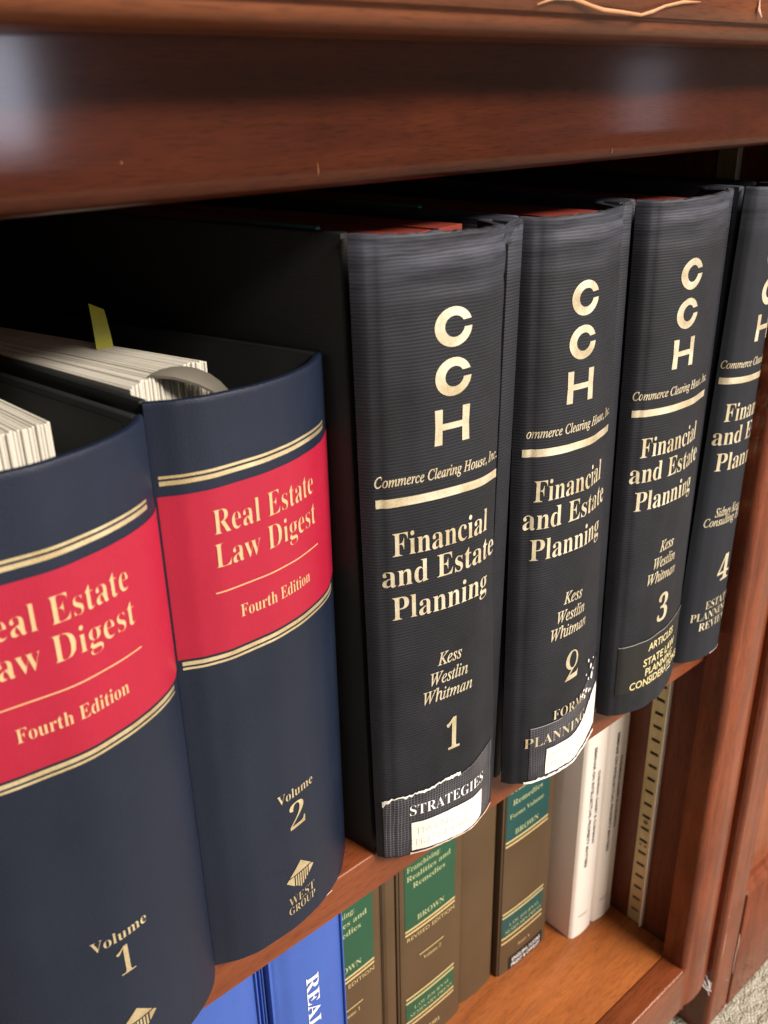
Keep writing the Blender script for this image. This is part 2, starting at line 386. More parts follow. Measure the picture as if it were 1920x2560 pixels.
# worn chips along the pilaster foot
for pts, wd, m in (([(XR+0.1585, YF+.0005, -2.52), (XR+0.162, YF-.001, -2.56), (XR+0.1595, YF+.0005, -2.62), (XR+0.159, YF, -2.70)], 0.005, chip_m),
                   ([(XR+0.155, YF-.0002, -2.33), (XR+0.150, YF-.0004, -2.345)], 0.008, chip_m),
                   ([(XR+0.052, YF-.0002, -2.36), (XR+0.058, YF-.0004, -2.372)], 0.010, chip_m),
                   ([(XR+0.056, YF-.0002, -2.44), (XR+0.057, YF-.0002, -2.50), (XR+0.054, YF-.0002, -2.55)], 0.004, chip_m),
                   ([(XR+0.12, YF-.0002, -2.70), (XR+0.128, YF-.0002, -2.705)], 0.004, chip_m)):
    ribbon('chip', pts, wd, m, pil)
for pts, wd in (([(XA+0.085, YF-.0002, -2.15), (XA+0.092, YF-.0004, -2.142)], 0.004), ([(XA+0.070, YF-.0002, -2.165), (XA+0.075, YF-.0004, -2.158)], 0.004), ([(XA+0.062, YF-.0002, -2.07), (XA+0.064, YF-.0002, -2.11)], 0.003)):
    ribbon('chip', pts, wd, chip_m, stile)
# cobweb strands at the foot under the bookcase corner
bm = bmesh.new()
for i in range(9):
    a = Vector((XR-0.03+random.uniform(-.02, .03), YF+random.uniform(-.002, .02), -2.594)); b = Vector((XR+0.012+random.uniform(-.01, .012), YF-0.003, -2.60-random.uniform(0.005, .10)))
    s = Vector((0.0007, 0, 0.0007)); prev = None
    for k in range(6):
        p = a.lerp(b, k/5)+Vector((0, -.004, -.012))*math.sin(math.pi*k/5)
        r = (bm.verts.new(p-s), bm.verts.new(p+s))
        if prev: bm.faces.new((prev[0], prev[1], r[1], r[0]))
        prev = r
cw = obj('cobweb', bm, web_m); tag(cw, 'wispy grey cobweb under the bottom right corner of the bookcase', 'cobweb')
# ---------------------------------------------------------------- lettering from the built-in typeface
def styled(s, st):
    r = ''
    for ch in s:
        o = ord(ch)
        if st == 'serif' and 'A' <= ch <= 'Z': r += chr(0x1D400+o-65)
        elif st == 'serif' and 'a' <= ch <= 'z': r += chr(0x1D41A+o-97)
        elif st == 'serif' and '0' <= ch <= '9': r += chr(0x1D7CE+o-48)
        elif st == 'italic' and 'A' <= ch <= 'Z': r += chr(0x1D434+o-65)
        elif st == 'italic' and ch == 'h': r += chr(0x210E)
        elif st == 'italic' and 'a' <= ch <= 'z': r += chr(0x1D44E+o-97)
        elif st == 'boldit' and 'A' <= ch <= 'Z': r += chr(0x1D468+o-65)
        elif st == 'boldit' and 'a' <= ch <= 'z': r += chr(0x1D482+o-97)
        else: r += ch
    return r
_cap = {}; _tc = {}
def raw(s, st, off):
    key = (s, st, off)
    if key not in _tc:
        c = bpy.data.curves.new('t', 'FONT'); c.body = styled(s, st); c.offset = off; c.resolution_u = 3
        o = bpy.data.objects.new('t', c); COL.objects.link(o)
        me = bpy.data.meshes.new_from_object(o.evaluated_get(bpy.context.evaluated_depsgraph_get()))
        vs = [tuple(v.co) for v in me.vertices]; fs = [tuple(p.vertices) for p in me.polygons]
        bpy.data.objects.remove(o); bpy.data.curves.remove(c); bpy.data.meshes.remove(me)
        _tc[key] = (vs, fs)
    return _tc[key]
def cap(st):
    if st not in _cap: _cap[st] = max(v[1] for v in raw('H', st, 0.0)[0])
    return _cap[st]
def put_text(bm, s, s0, s1, zb, h, st='serif', off=0.0, shear=0.0, slope=0.0):
    """add text to bm in the flat (s,z) plane: left s0, right s1, baseline zb, capital height h"""
    vs, fs = raw(s, st, off)
    x0 = min(v[0] for v in vs); x1 = max(v[0] for v in vs); kx = (s1-s0)/(x1-x0); ky = h/cap(st)
    nv = [bm.verts.new((s0+(v[0]-x0)*kx+shear*v[1]*ky, 0, zb+v[1]*ky+slope*(v[0]-x0)*kx)) for v in vs]
    for f in fs:
        try: bm.faces.new([nv[i] for i in f])
        except ValueError: pass
def put_text_down(bm, s, xc, z0, z1, h, st='', off=0.0):
    """text reading from top to bottom; centre line xc, from z0 (top) down to z1"""
    vs, fs = raw(s, st, off)
    x0 = min(v[0] for v in vs); x1 = max(v[0] for v in vs); kx = (z0-z1)/(x1-x0); ky = h/cap(st)
    nv = [bm.verts.new((xc+v[1]*ky-h/2, 0, z0-(v[0]-x0)*kx)) for v in vs]
    for f in fs:
        try: bm.faces.new([nv[i] for i in f])
        except ValueError: pass
def put_rect(bm, s0, s1, z0, z1, slope=0.0, nz=1):
    for i in range(nz):
        a = z0+(z1-z0)*i/nz; b = z0+(z1-z0)*(i+1)/nz
        v = [bm.verts.new(p) for p in ((s0, 0, a), (s1, 0, a+slope*(s1-s0)), (s1, 0, b+slope*(s1-s0)), (s0, 0, b))]
        bm.faces.new(v)
def put_poly(bm, pts): bm.faces.new([bm.verts.new((x, 0, z)) for x, z in pts])
def put_C(bm, cx, cz, kx=1.0, kz=1.0):
    n = 28; pr = None
    for i in range(n+1):
        f = i/n
        to = R_(18.7+(356.6-18.7)*f); ti = R_(30+(350.6-30)*f)
        o = bm.verts.new((cx+kx*0.0315*math.cos(to), 0, cz+kz*0.029*math.sin(to)))
        q = bm.verts.new((cx+kx*(0.0015+0.0165*math.cos(ti)), 0, cz+kz*(0.0005+0.0155*math.sin(ti))))
        if pr: bm.faces.new((pr[0], o, q, pr[1]))
        pr = (o, q)
def put_H(bm, cx, cz, kx=1.0, kz=1.0):
    a, h, sw, fl = 0.0300*kx, 0.0280*kz, 0.0120*kx, 0.0012
    for sg in (-1, 1):
        xo, xi = sg*a, sg*(a-sw)
        put_poly(bm, [(cx+xo+sg*fl, cz-h), (cx+xi-sg*fl*0, cz-h), (cx+xi, cz), (cx+xi, cz+h), (cx+xo+sg*fl, cz+h), (cx+xo, cz)][::sg])
    put_rect(bm, cx-a+sw, cx+a-sw, cz-0.0052, cz+0.0048)
def put_two(bm, cx, zb, k=1.0):
    n = 26; pr = None
    for i in range(n+1):
        a = i/n*2*math.pi
        o = bm.verts.new((cx+k*(.001+.0185*math.cos(a)), 0, zb+k*(.0435+.0215*math.sin(a))))
        q = bm.verts.new((cx+k*(.0035+.0105*math.cos(a)), 0, zb+k*(.0440+.0185*math.sin(a))))
        if pr: bm.faces.new((pr[0], o, q, pr[1]))
        pr = (o, q)
    put_poly(bm, [(cx-.018*k, zb), (cx+.0195*k, zb), (cx+.0215*k, zb+.0165*k), (cx+.0165*k, zb+.0115*k), (cx-.005*k, zb+.0110*k)])
    put_poly(bm, [(cx-.0178*k, zb+.0005), (cx-.0052*k, zb+.0112*k), (cx+.0080*k, zb+.0245*k), (cx+.0010*k, zb+.0228*k)])
def slice_bm(bm, step=0.006, axis=0):
    xs = [v.co[axis] for v in bm.verts]
    if not xs: return
    a, b = min(xs), max(xs); n = Vector((1, 0, 0)) if axis == 0 else Vector((0, 0, 1))
    x = math.floor(a/step)*step+step
    while x < b:
        co = Vector((x, 0, 0)) if axis == 0 else Vector((0, 0, x))
        bmesh.ops.bisect_plane(bm, geom=bm.verts[:]+bm.edges[:]+bm.faces[:], plane_co=co, plane_no=n, dist=1e-7)
        x += step
# ---------------------------------------------------------------- curved spines
def cubic(p):
    k = len(p); x = [a for a, _ in p]; y = [b for _, b in p]; h = [x[i+1]-x[i] for i in range(k-1)]
    d = [(y[i+1]-y[i])/h[i] for i in range(k-1)]
    m = [d[0]]+[0 if d[i-1]*d[i] <= 0 else 2*d[i-1]*d[i]/(d[i-1]+d[i]) for i in range(1, k-1)]+[d[-1]]
    def f(u):
        u = min(max(u, 0), 1); i = 0
        while i < k-2 and u > x[i+1]: i += 1
        t = (u-x[i])/h[i]
        return (2*t**3-3*t*t+1)*y[i]+(t**3-2*t*t+t)*h[i]*m[i]+(3*t*t-2*t**3)*y[i+1]+(t**3-t*t)*h[i]*m[i+1]
    return f
class Spine:
    zb = -1.268
    def __init__(s, b, t, prof, zt, tilt=0.0, wear=0.0, seed=0, td=None):
        s.td = td
        s.b, s.t, s.zt, s.tilt, s.wear, s.seed = b, t, zt, tilt, wear, seed
        s.f = cubic(prof); w_ = ((b[1]-b[0])+(t[1]-t[0]))/2; n = 240
        s.T = [i/n for i in range(n+1)]; s.S = [0]
        for i in range(n): s.S.append(s.S[-1]+math.hypot(w_/n, s.f(s.T[i+1])-s.f(s.T[i])))
    def t_of(s, a):
        if a <= 0: return 0
        lo, hi = 0, len(s.S)-1
        if a >= s.S[-1]: return 1
        while hi-lo > 1:
            m = (lo+hi)//2
            if s.S[m] <= a: lo = m
            else: hi = m
        return s.T[lo]+(a-s.S[lo])/(s.S[hi]-s.S[lo])*(s.T[hi]-s.T[lo])
    def top(s, t): return s.zt[0]+(s.zt[1]-s.zt[0])*t
    def pt(s, t, z, off=0.0):
        f = (z-s.zb)/(-0.18-s.zb); xl = s.b[0]+(s.t[0]-s.b[0])*f; xr = s.b[1]+(s.t[1]-s.b[1])*f
        e = 0.004
        a, b = s.f(max(t-e, 0)), s.f(min(t+e, 1)); dx = (xr-xl)*(min(t+e, 1)-max(t-e, 0)); dy = b-a; L = math.hypot(dx, dy)
        nx, ny = dy/L, -dx/L
        d = off
        if s.wear:
            zt = s.top(t); q = zt-z; mid = math.exp(-((t-0.45)/0.33)**2)
            p = Vector((t*3+s.seed*7.3, 0, z*9))
            d += s.wear*(-0.0030*mid*math.exp(-((q-0.020)/0.009)**2)+0.0018*mid*math.exp(-((q-0.042)/0.010)**2)-0.0034*mid*math.exp(-((q-0.068-0.012*t)/0.006)**2)+0.0016*noise.noise(p)+0.0008*noise.noise(p*3.3))
            qb = z-s.zb
            d -= s.wear*0.0022*math.exp(-((t-0.062)/0.011)**2)*min(1, max(0, q*60))
            d += s.wear*0.002*math.exp(-((qb-0.03)/0.02)**2)*noise.noise(Vector((t*9+s.seed, 1, z*6)))
        y = s.f(t)+s.tilt*f+ny*d
        if s.td:
            g = min(1, max(0, f*1.8)); g = g*g*(3-2*g); e = t-(s.td[0]+(s.td[1]-s.td[0])*g)
            if e > 0: y += min(0.055, 18*e*e)
        return Vector((xl+(xr-xl)*t+nx*d, y, z))
    def bend(s, bm, off=0.0008, step=0.006, zstep=None):
        slice_bm(bm, step)
        if zstep: slice_bm(bm, zstep, 2)
        for v in bm.verts: v.co = s.pt(s.t_of(v.co.x), v.co.z, off)
        bmesh.ops.recalc_face_normals(bm, faces=bm.faces)
        # all faces look out of the shelf
        for f in bm.faces:
            f.normal_update()
        if sum(f.normal.y*f.calc_area() for f in bm.faces) > 0: bmesh.ops.reverse_faces(bm, faces=bm.faces[:])
    def mesh(s, t0, t1, rag=0.0, th=0.012, nt=64, nz=90):
        bm = bmesh.new(); rows = []; inner = []
        for i in range(nt+1):
            t = t0+(t1-t0)*i/nt
            zt = s.top(t)+rag*(noise.noise(Vector((t*14, s.seed*5, 0)))+0.5*noise.noise(Vector((t*41, s.seed*5, 3))))
            zb = s.zb+max(0, rag*0.6*noise.noise(Vector((t*20, s.seed*9, 7))))
            col = []
            # rounded top lip, outer wall, bottom
            prof = [(th, 0.0), (th*0.7, 0.001), (th*0.35, 0.0015), (th*0.12, 0.0), (0, -0.004)]
            for o, dz in prof: col.append(bm.verts.new(s.pt(t, zt+dz-0.002, -o)))
            for k in range(1, nz+1):
                # denser rows near the top
                g = k/nz; z = (zt-0.006)+(zb-(zt-0.006))*g**1.25
                col.append(bm.verts.new(s.pt(t, z, 0)))
            col.append(bm.verts.new(s.pt(t, zb, -th)))
            rows.append(col)
        for a, b in zip(rows, rows[1:]):
            m = len(a)
            for j in range(m): bm.faces.new((a[j], b[j], b[(j+1) % m], a[(j+1) % m]))
        bm.faces.new(rows[0]); bm.faces.new(rows[-1][::-1])
        bmesh.ops.recalc_face_normals(bm, faces=bm.faces)
        return bm
def board(xb, xt, y, zt, ang, th, length=0.92, zb=-1.268, bev=0.004, tilt=0.0):
    """cover board: from its front edge (x at bottom/top, y) going back at ang degrees towards the left"""
    bm = bmesh.new(); add_box(bm, 0, th, 0, length, zb, zt, bev, 2)
    ca, sa = math.cos(R_(ang)), math.sin(R_(ang))
    for v in bm.verts:
        f = (v.co.z-zb)/(zt-zb); x, yy = v.co.x, v.co.y
        v.co = Vector((xb+(xt-xb)*f+x*ca-yy*sa, y+tilt*f+x*sa+yy*ca, v.co.z))
    return bm
def place_slab(name, length, th, h0, h1, loc, ang, m, parent, bev=0.0008, cut=0.0):
    """slab with its own frame so that the page lines run along it; x = thickness, y = depth"""
    bm = bmesh.new(); add_box(bm, 0, th*U, 0, length*U, h0*U, h1*U, bev*U, 1)
    me = bpy.data.meshes.new(name); bm.to_mesh(me); bm.free(); me.materials.append(m)
    o = bpy.data.objects.new(name, me); COL.objects.link(o)
    p = Vector((loc[0]*U, (loc[1]-1)*U, (0-FLOOR)*U))-origin(parent)
    o.parent = parent; o.location = p; o.rotation_euler = (0, 0, R_(ang))
    return o
# ---------------------------------------------------------------- black binders
P1 = [(0, .994), (.03, .978), (.08, .965), (.166, .9535), (.256, .943), (.416, .932), (.56, .927), (.70, .936), (.80, .947), (.90, .962), (1, .98)]
P2 = [(0, .975), (.03, .958), (.086, .943), (.15, .932), (.3, .921), (.44, .9175), (.6, .928), (.74, .943), (.84, .955), (.92, .968), (1, .98)]
P3 = [(0, .985), (.03, .962), (.09, .947), (.2, .935), (.34, .9275), (.48, .9275), (.65, .937), (.8, .950), (.9, .963), (1, .98)]
P4 = [(0, .985), (.06, .968), (.15, .958), (.3, .948), (.48, .944), (.68, .945), (.84, .953), (.94, .972), (1, 1.02)]
S1 = Spine((.832, 1.140), (.810, 1.163), P1, (-.170, -.181), 0.0, 1.0, 1, (.85, .715))
S2 = Spine((1.145, 1.465), (1.170, 1.486), P2, (-.182, -.182), 0.030, 1.0, 2, (.84, .72))
S3 = Spine((1.470, 1.765), (1.491, 1.818), P3, (-.183, -.184), 0.026, 1.0, 3, (.86, .79))
S4 = Spine((1.768, 1.950), (1.822, 1.953), P4, (-.183, -.184), 0.0, 0.25, 4)
GB = 'black loose-leaf volumes on the upper shelf'
def binder(sp, label, angL, angR, mat, rag=0.003, tL=0.0, tR=0.93, bw=0.044):
    t = thing('binder', ((sp.b[0]+sp.b[1])/2, 1.0, -1.268), label, 'binder', GB)
    spo = obj('spine', sp.mesh(tL, tR, rag), mat, t, 40)
    yl = sp.f(0)+0.013
    lb = board(sp.b[0], sp.t[0], yl, sp.top(0)-0.001, angL, 0.019, tilt=sp.tilt)
    obj('front_cover', lb, cloth_board if sp is S1 else mat, t)
    rb = board(sp.b[1]-bw, sp.t[1]-bw, 0.980 if sp.wear > .5 else 1.03, sp.top(1), angR, bw-.001, tilt=sp.tilt, bev=0.007)
    obj('back_cover', rb, mat, t)
    # crumpled cloth bridging the groove at the head
    bm = bmesh.new(); rows = []; tf = (sp.td[1] if sp.td else .9)+.02; x0 = sp.t[0]+(sp.t[1]-sp.t[0])*tf; x1 = sp.t[1]-bw*.45
    for i in range(13):
        f = i/12; dp = (0.016+0.032*(1-abs(2*f-1)))*(1+.35*noise.noise(Vector((f*6, sp.seed, 2)))); col_ = []
        for j in range(9):
            g = j/8; z = sp.top(.95)+.001*noise.noise(Vector((f*9, sp.seed, 5)))-dp*g
            y = (sp.f(tf)+.006)*(1-f)+(0.982)*f+0.010*math.sin(math.pi*f)*(.4+g)+.0025*noise.noise(Vector((f*7, g*5, sp.seed)))
            col_.append(bm.verts.new((x0+(x1-x0)*f, y+sp.tilt*1.0, z)))
        rows.append(col_)
    for a, b in zip(rows, rows[1:]):
        for j in range(8): bm.faces.new((a[j], a[j+1], b[j+1], b[j]))
    if sp.wear > .5: obj('cloth_fold', bm, mat, t, 60)
    else: bm.free()
    return t, spo
b1, s1o = binder(S1, 'thick black ribbed binder numbered 1 with torn white sticker, nearest the navy books', 12.2, 8.0, cloth_black)
b2, s2o = binder(S2, 'black ribbed binder numbered 2 with frayed white sticker and torn flakes at its foot', 8.0, 1.0, cloth_black)
b3, s3o = binder(S3, 'black ribbed binder numbered 3 with black label reading articles and state law', -1.0, -3.5, cloth_black)
b4, s4o = binder(S4, 'smooth blue black binder numbered 4 at the right end by the wooden upright', -3.5, -1.0, cloth_smooth, rag=0.001, tR=1.0, bw=0.012)
# maroon dividers and teal tabs seen above the spines
def fill(par, x0, y0, ang, wd, zt, n, tabs=()):
    for i in range(n):
        place_slab('divider_sheet', 0.80, wd/n*0.93, -1.255, zt-random.uniform(0, .004), (x0+i*wd/n, y0+random.uniform(0, .01)), ang-i*0.35, maroon, par, 0.0006)
    for (dx, dy, l, z, th) in tabs:
        a = R_(ang); bm = bmesh.new(); add_box(bm, 0, th, 0, l, zt-0.03, z, 0.0035, 3)
        for v in bm.verts:
            x, y = v.co.x+dx, v.co.y+dy; v.co = Vector((x0+x*math.cos(a)-y*math.sin(a), y0+x*math.sin(a)+y*math.cos(a), v.co.z))
        obj('index_tab', bm, teal, par)
fill(b1, 0.850, .992, 12.2, 0.20, -0.1800, 3, [(0.004, 0.10, 0.22, -0.1720, 0.012)])
fill(b2, 1.200, 1.00, 7.5, 0.20, -0.1900, 3, [(0.004, 0.24, 0.2, -0.182, 0.012)])
fill(b3, 1.520, 1.00, -1.0, 0.17, -0.1930, 3)
fill(b4, 1.850, 1.06, -2.0, 0.06, -0.215, 2)
# stamped lettering common to the four spines; dz shifts a whole spine
def stamp(par, sp, dx, dz, authors, number, kx=1.0, first='Commerce Clearing House, Inc.', s_first=None, m=gold, dc=0.0):
    c = lambda s: 0.150+dx+(s-0.150)*kx
    bm = bmesh.new(); put_C(bm, c(.1512)+dc, -.308+dz, kx); put_C(bm, c(.1508)+dc, -.3815+dz, kx); put_H(bm, c(.1505)+dc, -.4565+dz, kx)
    sp.bend(bm); obj('initials', bm, m, par)
    bm = bmesh.new(); put_text(bm, first, c(.0235) if s_first is None else s_first, c(.2545), -.5365+dz, .0165, 'italic', 0.012)
    sp.bend(bm, step=.01); obj('publisher_name', bm, m, par)
    bm = bmesh.new(); put_rect(bm, c(.0243), c(.2550), -.5705+dz, -.5565+dz); sp.bend(bm, step=.004); obj('rule', bm, m, par)
    bm = bmesh.new()
    put_text(bm, 'Financial', c(.0478), c(.2290), -.6545+dz, .0400, 'serif', -0.005)
    put_text(bm, 'and Estate', c(.0300), c(.2540), -.7070+dz, .0400, 'serif', -0.005)
    put_text(bm, 'Planning', c(.0444), c(.2350), -.7680+dz, .0415, 'serif', -0.005)
    sp.bend(bm); obj('title', bm, m, par)
    bm = bmesh.new()
    for s, a, b, z, h in authors: put_text(bm, s, c(a), c(b), z+dz, h, 'italic', 0.008)
    sp.bend(bm, step=.01); obj('author_names', bm, m, par)
    bm = bmesh.new()
    if number[0] == '2': put_two(bm, c((number[1]+number[2])/2), number[3]+dz)
    else: put_text(bm, number[0], c(number[1]), c(number[2]), number[3]+dz, .064, 'serif', 0.0)
    sp.bend(bm); obj('volume_number', bm, m, par)
AU = [('Kess', .1245, .1750, -.8750, .0240), ('Westlin', .1105, .1890, -.9115, .0240), ('Whitman', .0965, .2000, -.9455, .0240)]
stamp(b1, S1, 0.0, 0.0, AU, ('1', .1440, .1730, -1.0590))
stamp(b2, S2, -.0065, -.008, AU, ('2', .1350, .1790, -1.0500), first='ommerce Clearing House, Inc.', s_first=.0240, dc=-.0155)
stamp(b3, S3, -.0010, -.012, AU, ('3', .1430, .1830, -1.0500), dc=-.0160)
stamp(b4, S4, -.0180, -.010, [('Sidney Kess', .0640, .1500, -.8800, .0210), ('Consulting Editor', .0400, .1900, -.9020, .0200)], ('4', .1000, .1460, -1.0560), dc=-.0210)
# ---- foot labels
def patch(par, sp, name, s0, s1, zlo, zhi, m, off=0.0010, n=60, nzz=14):
    """bent sheet between two edge curves zlo(s), zhi(s)"""
    bm = bmesh.new(); rows = []
    for i in range(n+1):
        s = s0+(s1-s0)*i/n; a, b = zlo(s), zhi(s)
        rows.append([bm.verts.new(sp.pt(sp.t_of(s), a+(b-a)*j/nzz, off)) for j in range(nzz+1)])
    for a, b in zip(rows, rows[1:]):
        for j in range(nzz): bm.faces.new((a[j], b[j], b[j+1], a[j+1]))
    return obj(name, bm, m, par)
def lin(p):
    def f(s):
        if s <= p[0][0]: return p[0][1]
        for (a, za), (b, zb_) in zip(p, p[1:]):
            if s <= b: return za+(zb_-za)*(s-a)/(b-a)
        return p[-1][1]
    return f
rg = lambda k, a, sd: (lambda s: a*noise.noise(Vector((s*k, sd, 0))))
# binder 1
j1 = rg(190, .0020, 1.5); j2 = rg(420, .0012, 4.5)
top1 = lin([(.0145, -1.137), (.03, -1.131), (.05, -1.129), (.10, -1.127), (.14, -1.119), (.176, -1.117), (.1765, -1.124), (.23, -1.112), (.2748, -1.106), (.29, -1.106)])
t1 = lambda s: top1(s)+j1(s)+j2(s)
low = lambda s: -1.2640
patch(b1, S1, 'foot_label', .0155, .2850, low, t1, grid_tape, .0012, 80)
dp = lin([(.0145, .012), (.03, .006), (.035, .0015), (.05, .001), (.06, .005), (.075, .001), (.09, .004), (.12, .003), (.135, .0015), (.15, .006), (.165, .005), (.176, .008)])
patch(b1, S1, 'torn_paper_edge', .0150, .1768, lambda s: t1(s)-.0005-0.8*dp(s)*(1+.9*noise.noise(Vector((s*150, 9, 0)))), lambda s: t1(s)+.0012, torn, .0022, 110, 2)
patch(b1, S1, 'torn_paper_edge', .2755, .2770, lambda s: -1.245, lambda s: -1.108, plain('clear_tape_edge', (0.20, 0.20, 0.22), 0.3), .0022, 2, 10)
patch(b1, S1, 'torn_paper_edge', .1768, .2755, lambda s: t1(s)-.0006, lambda s: t1(s)+.0008, plain('tape_edge_grey', (0.13, 0.13, 0.15), 0.3), .0018, 40, 2)
bm = bmesh.new(); put_text(bm, 'STRATEGIES', .0660, .2440, -1.1760, .0225, 'serif', -0.012); S1.bend(bm, .0024); obj('label_text', bm, white_print, b1)
bl = lin([(.060, -1.257), (.17, -1.262), (.235, -1.258), (.25, -1.245)])
patch(b1, S1, 'paper_sticker', .0685, .2405, lambda s: bl(s)+.0015*noise.noise(Vector((s*80, 3, 0))), lambda s: -1.1930+.0010*noise.noise(Vector((s*60, 5, 0))), sticker, .0026, 50, 8)
bm = bmesh.new(); put_text(bm, 'ENGLISH, LUCAS', .082, .226, -1.2215, .0150, '', 0.01); put_text(bm, 'PRIEST & OWSLEY', .078, .232, -1.2465, .0150, '', 0.01); S1.bend(bm, .0032, .01); obj('sticker_text', bm, grey_print, b1)
patch(b1, S1, 'torn_paper_edge', .065, .292, lambda s: -1.2660+.0012*noise.noise(Vector((s*90, 2, 0))), lambda s: -1.2625+.0022*noise.noise(Vector((s*70, 8, 0))), plain('peeling_pink_edge', (0.62, 0.44, 0.38), 0.6), .0030, 90, 2)
# binder 2
top2 = lin([(.056, -1.139), (.12, -1.139), (.19, -1.125), (.23, -1.10), (.30, -1.06)])
patch(b2, S2, 'foot_label', .0550, .3000, low, lambda s: top2(s)+.0012*noise.noise(Vector((s*120, 3, 0))), grid_tape, .0012, 70)
patch(b2, S2, 'torn_paper_edge', .0550, .1300, lambda s: top2(s)-.0010, lambda s: top2(s)+.0006, plain('lifted_tape_edge', (0.30, 0.30, 0.33), 0.3), .0022, 30, 2)
bm = bmesh.new(); put_text(bm, 'FORMS', .1060, .2120, -1.1340, .0210, 'serif', -0.012); put_text(bm, 'PLANNING', .0430, .2180, -1.1830, .0225, 'serif', -0.012); S2.bend(bm, .0024); obj('label_text', bm, yellow_print if 0 else gold, b2)
st2 = lin([(.09, -1.196), (.15, -1.196), (.19, -1.192), (.205, -1.186), (.225, -1.172), (.25, -1.158), (.275, -1.145), (.30, -1.135)])
patch(b2, S2, 'paper_sticker', .0930, .2900, lambda s: -1.2570+.003*noise.noise(Vector((s*60, 1, 0)))+(0.0 if s < .2 else (s-.2)*.15), lambda s: st2(s)+(.006*noise.noise(Vector((s*110, 6, 0))) if s > .18 else 0), sticker, .0030, 80, 8)
bm = bmesh.new(); put_text(bm, 'ENGLISH, LUCAS', .102, .225, -1.2215, .0140, '', 0.01); put_text(bm, 'PRIEST & OWSLEY', .100, .232, -1.2445, .0140, '', 0.01); S2.bend(bm, .0036, .01); obj('sticker_text', bm, grey_print, b2)
patch(b2, S2, 'torn_paper_edge', .045, .300, lambda s: -1.2670+.0012*noise.noise(Vector((s*90, 2, 0))), lambda s: -1.2615+.0040*noise.noise(Vector((s*110, 8, 0))), torn, .0034, 110, 2)
for (s, z, r) in ((.222, -1.052, .0035), (.236, -1.072, .0065), (.246, -1.100, .0085), (.226, -1.096, .003), (.217, -1.118, .0055), (.232, -1.128, .0045), (.204, -1.112, .003), (.243, -1.132, .003), (.212, -1.080, .0022), (.253, -1.088, .003), (.196, -1.122, .0035), (.209, -1.130, .004), (.25, -1.06, .0025), (.188, -1.118, .0025)):
    bm = bmesh.new(); n = 9
    put_poly(bm, [(s+r*random.uniform(.55, 1.1)*math.cos(i/n*6.283), z+r*random.uniform(.7, 1.5)*math.sin(i/n*6.283)) for i in range(n)])
    S2.bend(bm, .0040, .003); obj('torn_flake', bm, torn, b2)
# binder 3
patch(b3, S3, 'foot_label', .0380, .3050, lambda s: -1.2140, lin([(.038, -1.096), (.3, -1.082)]), label_black, .0016, 50, 4)
patch(b3, S3, 'label_edge', .0375, .3000, lin([(.038, -1.0968), (.3, -1.0828)]), lin([(.038, -1.0952), (.3, -1.0812)]), plain('pale_label_edge', (0.30, 0.30, 0.30), 0.4), .0020, 50, 1)
bm = bmesh.new()
for s, a, b, z in (('ARTICLES', .1190, .2300, -1.1215), ('STATE LAW', .1080, .2500, -1.1580), ('PLANNING', .1170, .2450, -1.1835), ('CONSIDERATIONS', .0730, .2850, -1.2085)): put_text(bm, s, a, b, z, .0180, '', 0.012)
S3.bend(bm, .0026); obj('label_text', bm, yellow_print, b3)
patch(b3, S3, 'torn_paper_edge', .215, .245, lambda s: -1.2155, lambda s: -1.2135+.004*noise.noise(Vector((s*200, 8, 0))), torn, .0030, 16, 2)
# binder 4
bm = bmesh.new()
for s, a, b, z in (('ESTATE', .0600, .1500, -1.1300), ('PLANNING', .0260, .1520, -1.1580), ('REVIEW', .0500, .1500, -1.1860)): put_text(bm, s, a, b, z, .0210, 'serif', -0.010)
S4.bend(bm); obj('subtitle', bm, gold, b4)
patch(b4, S4, 'worn_corner', .10, .185, lambda s: -1.2665, lambda s: -1.2655+.0022*noise.noise(Vector((s*160, 3, 0))), torn, .0012, 30, 1)
# ---------------------------------------------------------------- navy law digest books
PV2 = [(0, .992), (.04, .986), (.12, .974), (.25, .9655), (.42, .965), (.58, .972), (.74, .989), (.86, 1.009), (1, 1.050)]
PV1 = [(0, .965), (.08, .940), (.23, .9195), (.37, .9130), (.51, .9085), (.67, .917), (.775, .928), (.875, .944), (.96, .966), (1, .985)]
V2 = Spine((.4865, .803), (.4865, .803), PV2, (-.331, -.337), 0, 0, 5)
V1 = Spine((.140, .4825), (.140, .4825), PV1, (-.340, -.342), 0, 0, 6)
GN = 'navy law digest books on the upper shelf'
v2 = thing('law_book', (.64, 1.0, -1.268), 'navy law digest volume 2 with crimson band and yellow page flag, beside the black binders', 'book', GN)
v1 = thing('law_book', (.30, 1.0, -1.268), 'navy law digest volume 1 with crimson band, nearest the camera at the left edge', 'book', GN)
for par, sp, aL, aR in ((v2, V2, 7.5, 16.4), (v1, V1, 1.0, 8.0)):
    obj('spine', sp.mesh(0.0, 1.0, 0.0, 0.011), navy, par, 40)
    obj('front_cover', board(sp.b[0]+0.001, sp.b[0]+0.001, sp.f(0)+.011, sp.zt[0]-.001, aL, .013), navy_in, par)
    obj('back_cover', board(sp.b[1]-0.016, sp.b[1]-0.016, sp.f(1)+.0, sp.zt[1]-.001, aR, .013), navy_in, par)
    obj('lining', board(sp.b[1]-0.0185, sp.b[1]-0.0185, sp.f(1)+.02, sp.zt[1]-.010, aR, .0022, .85), navy_in, par)
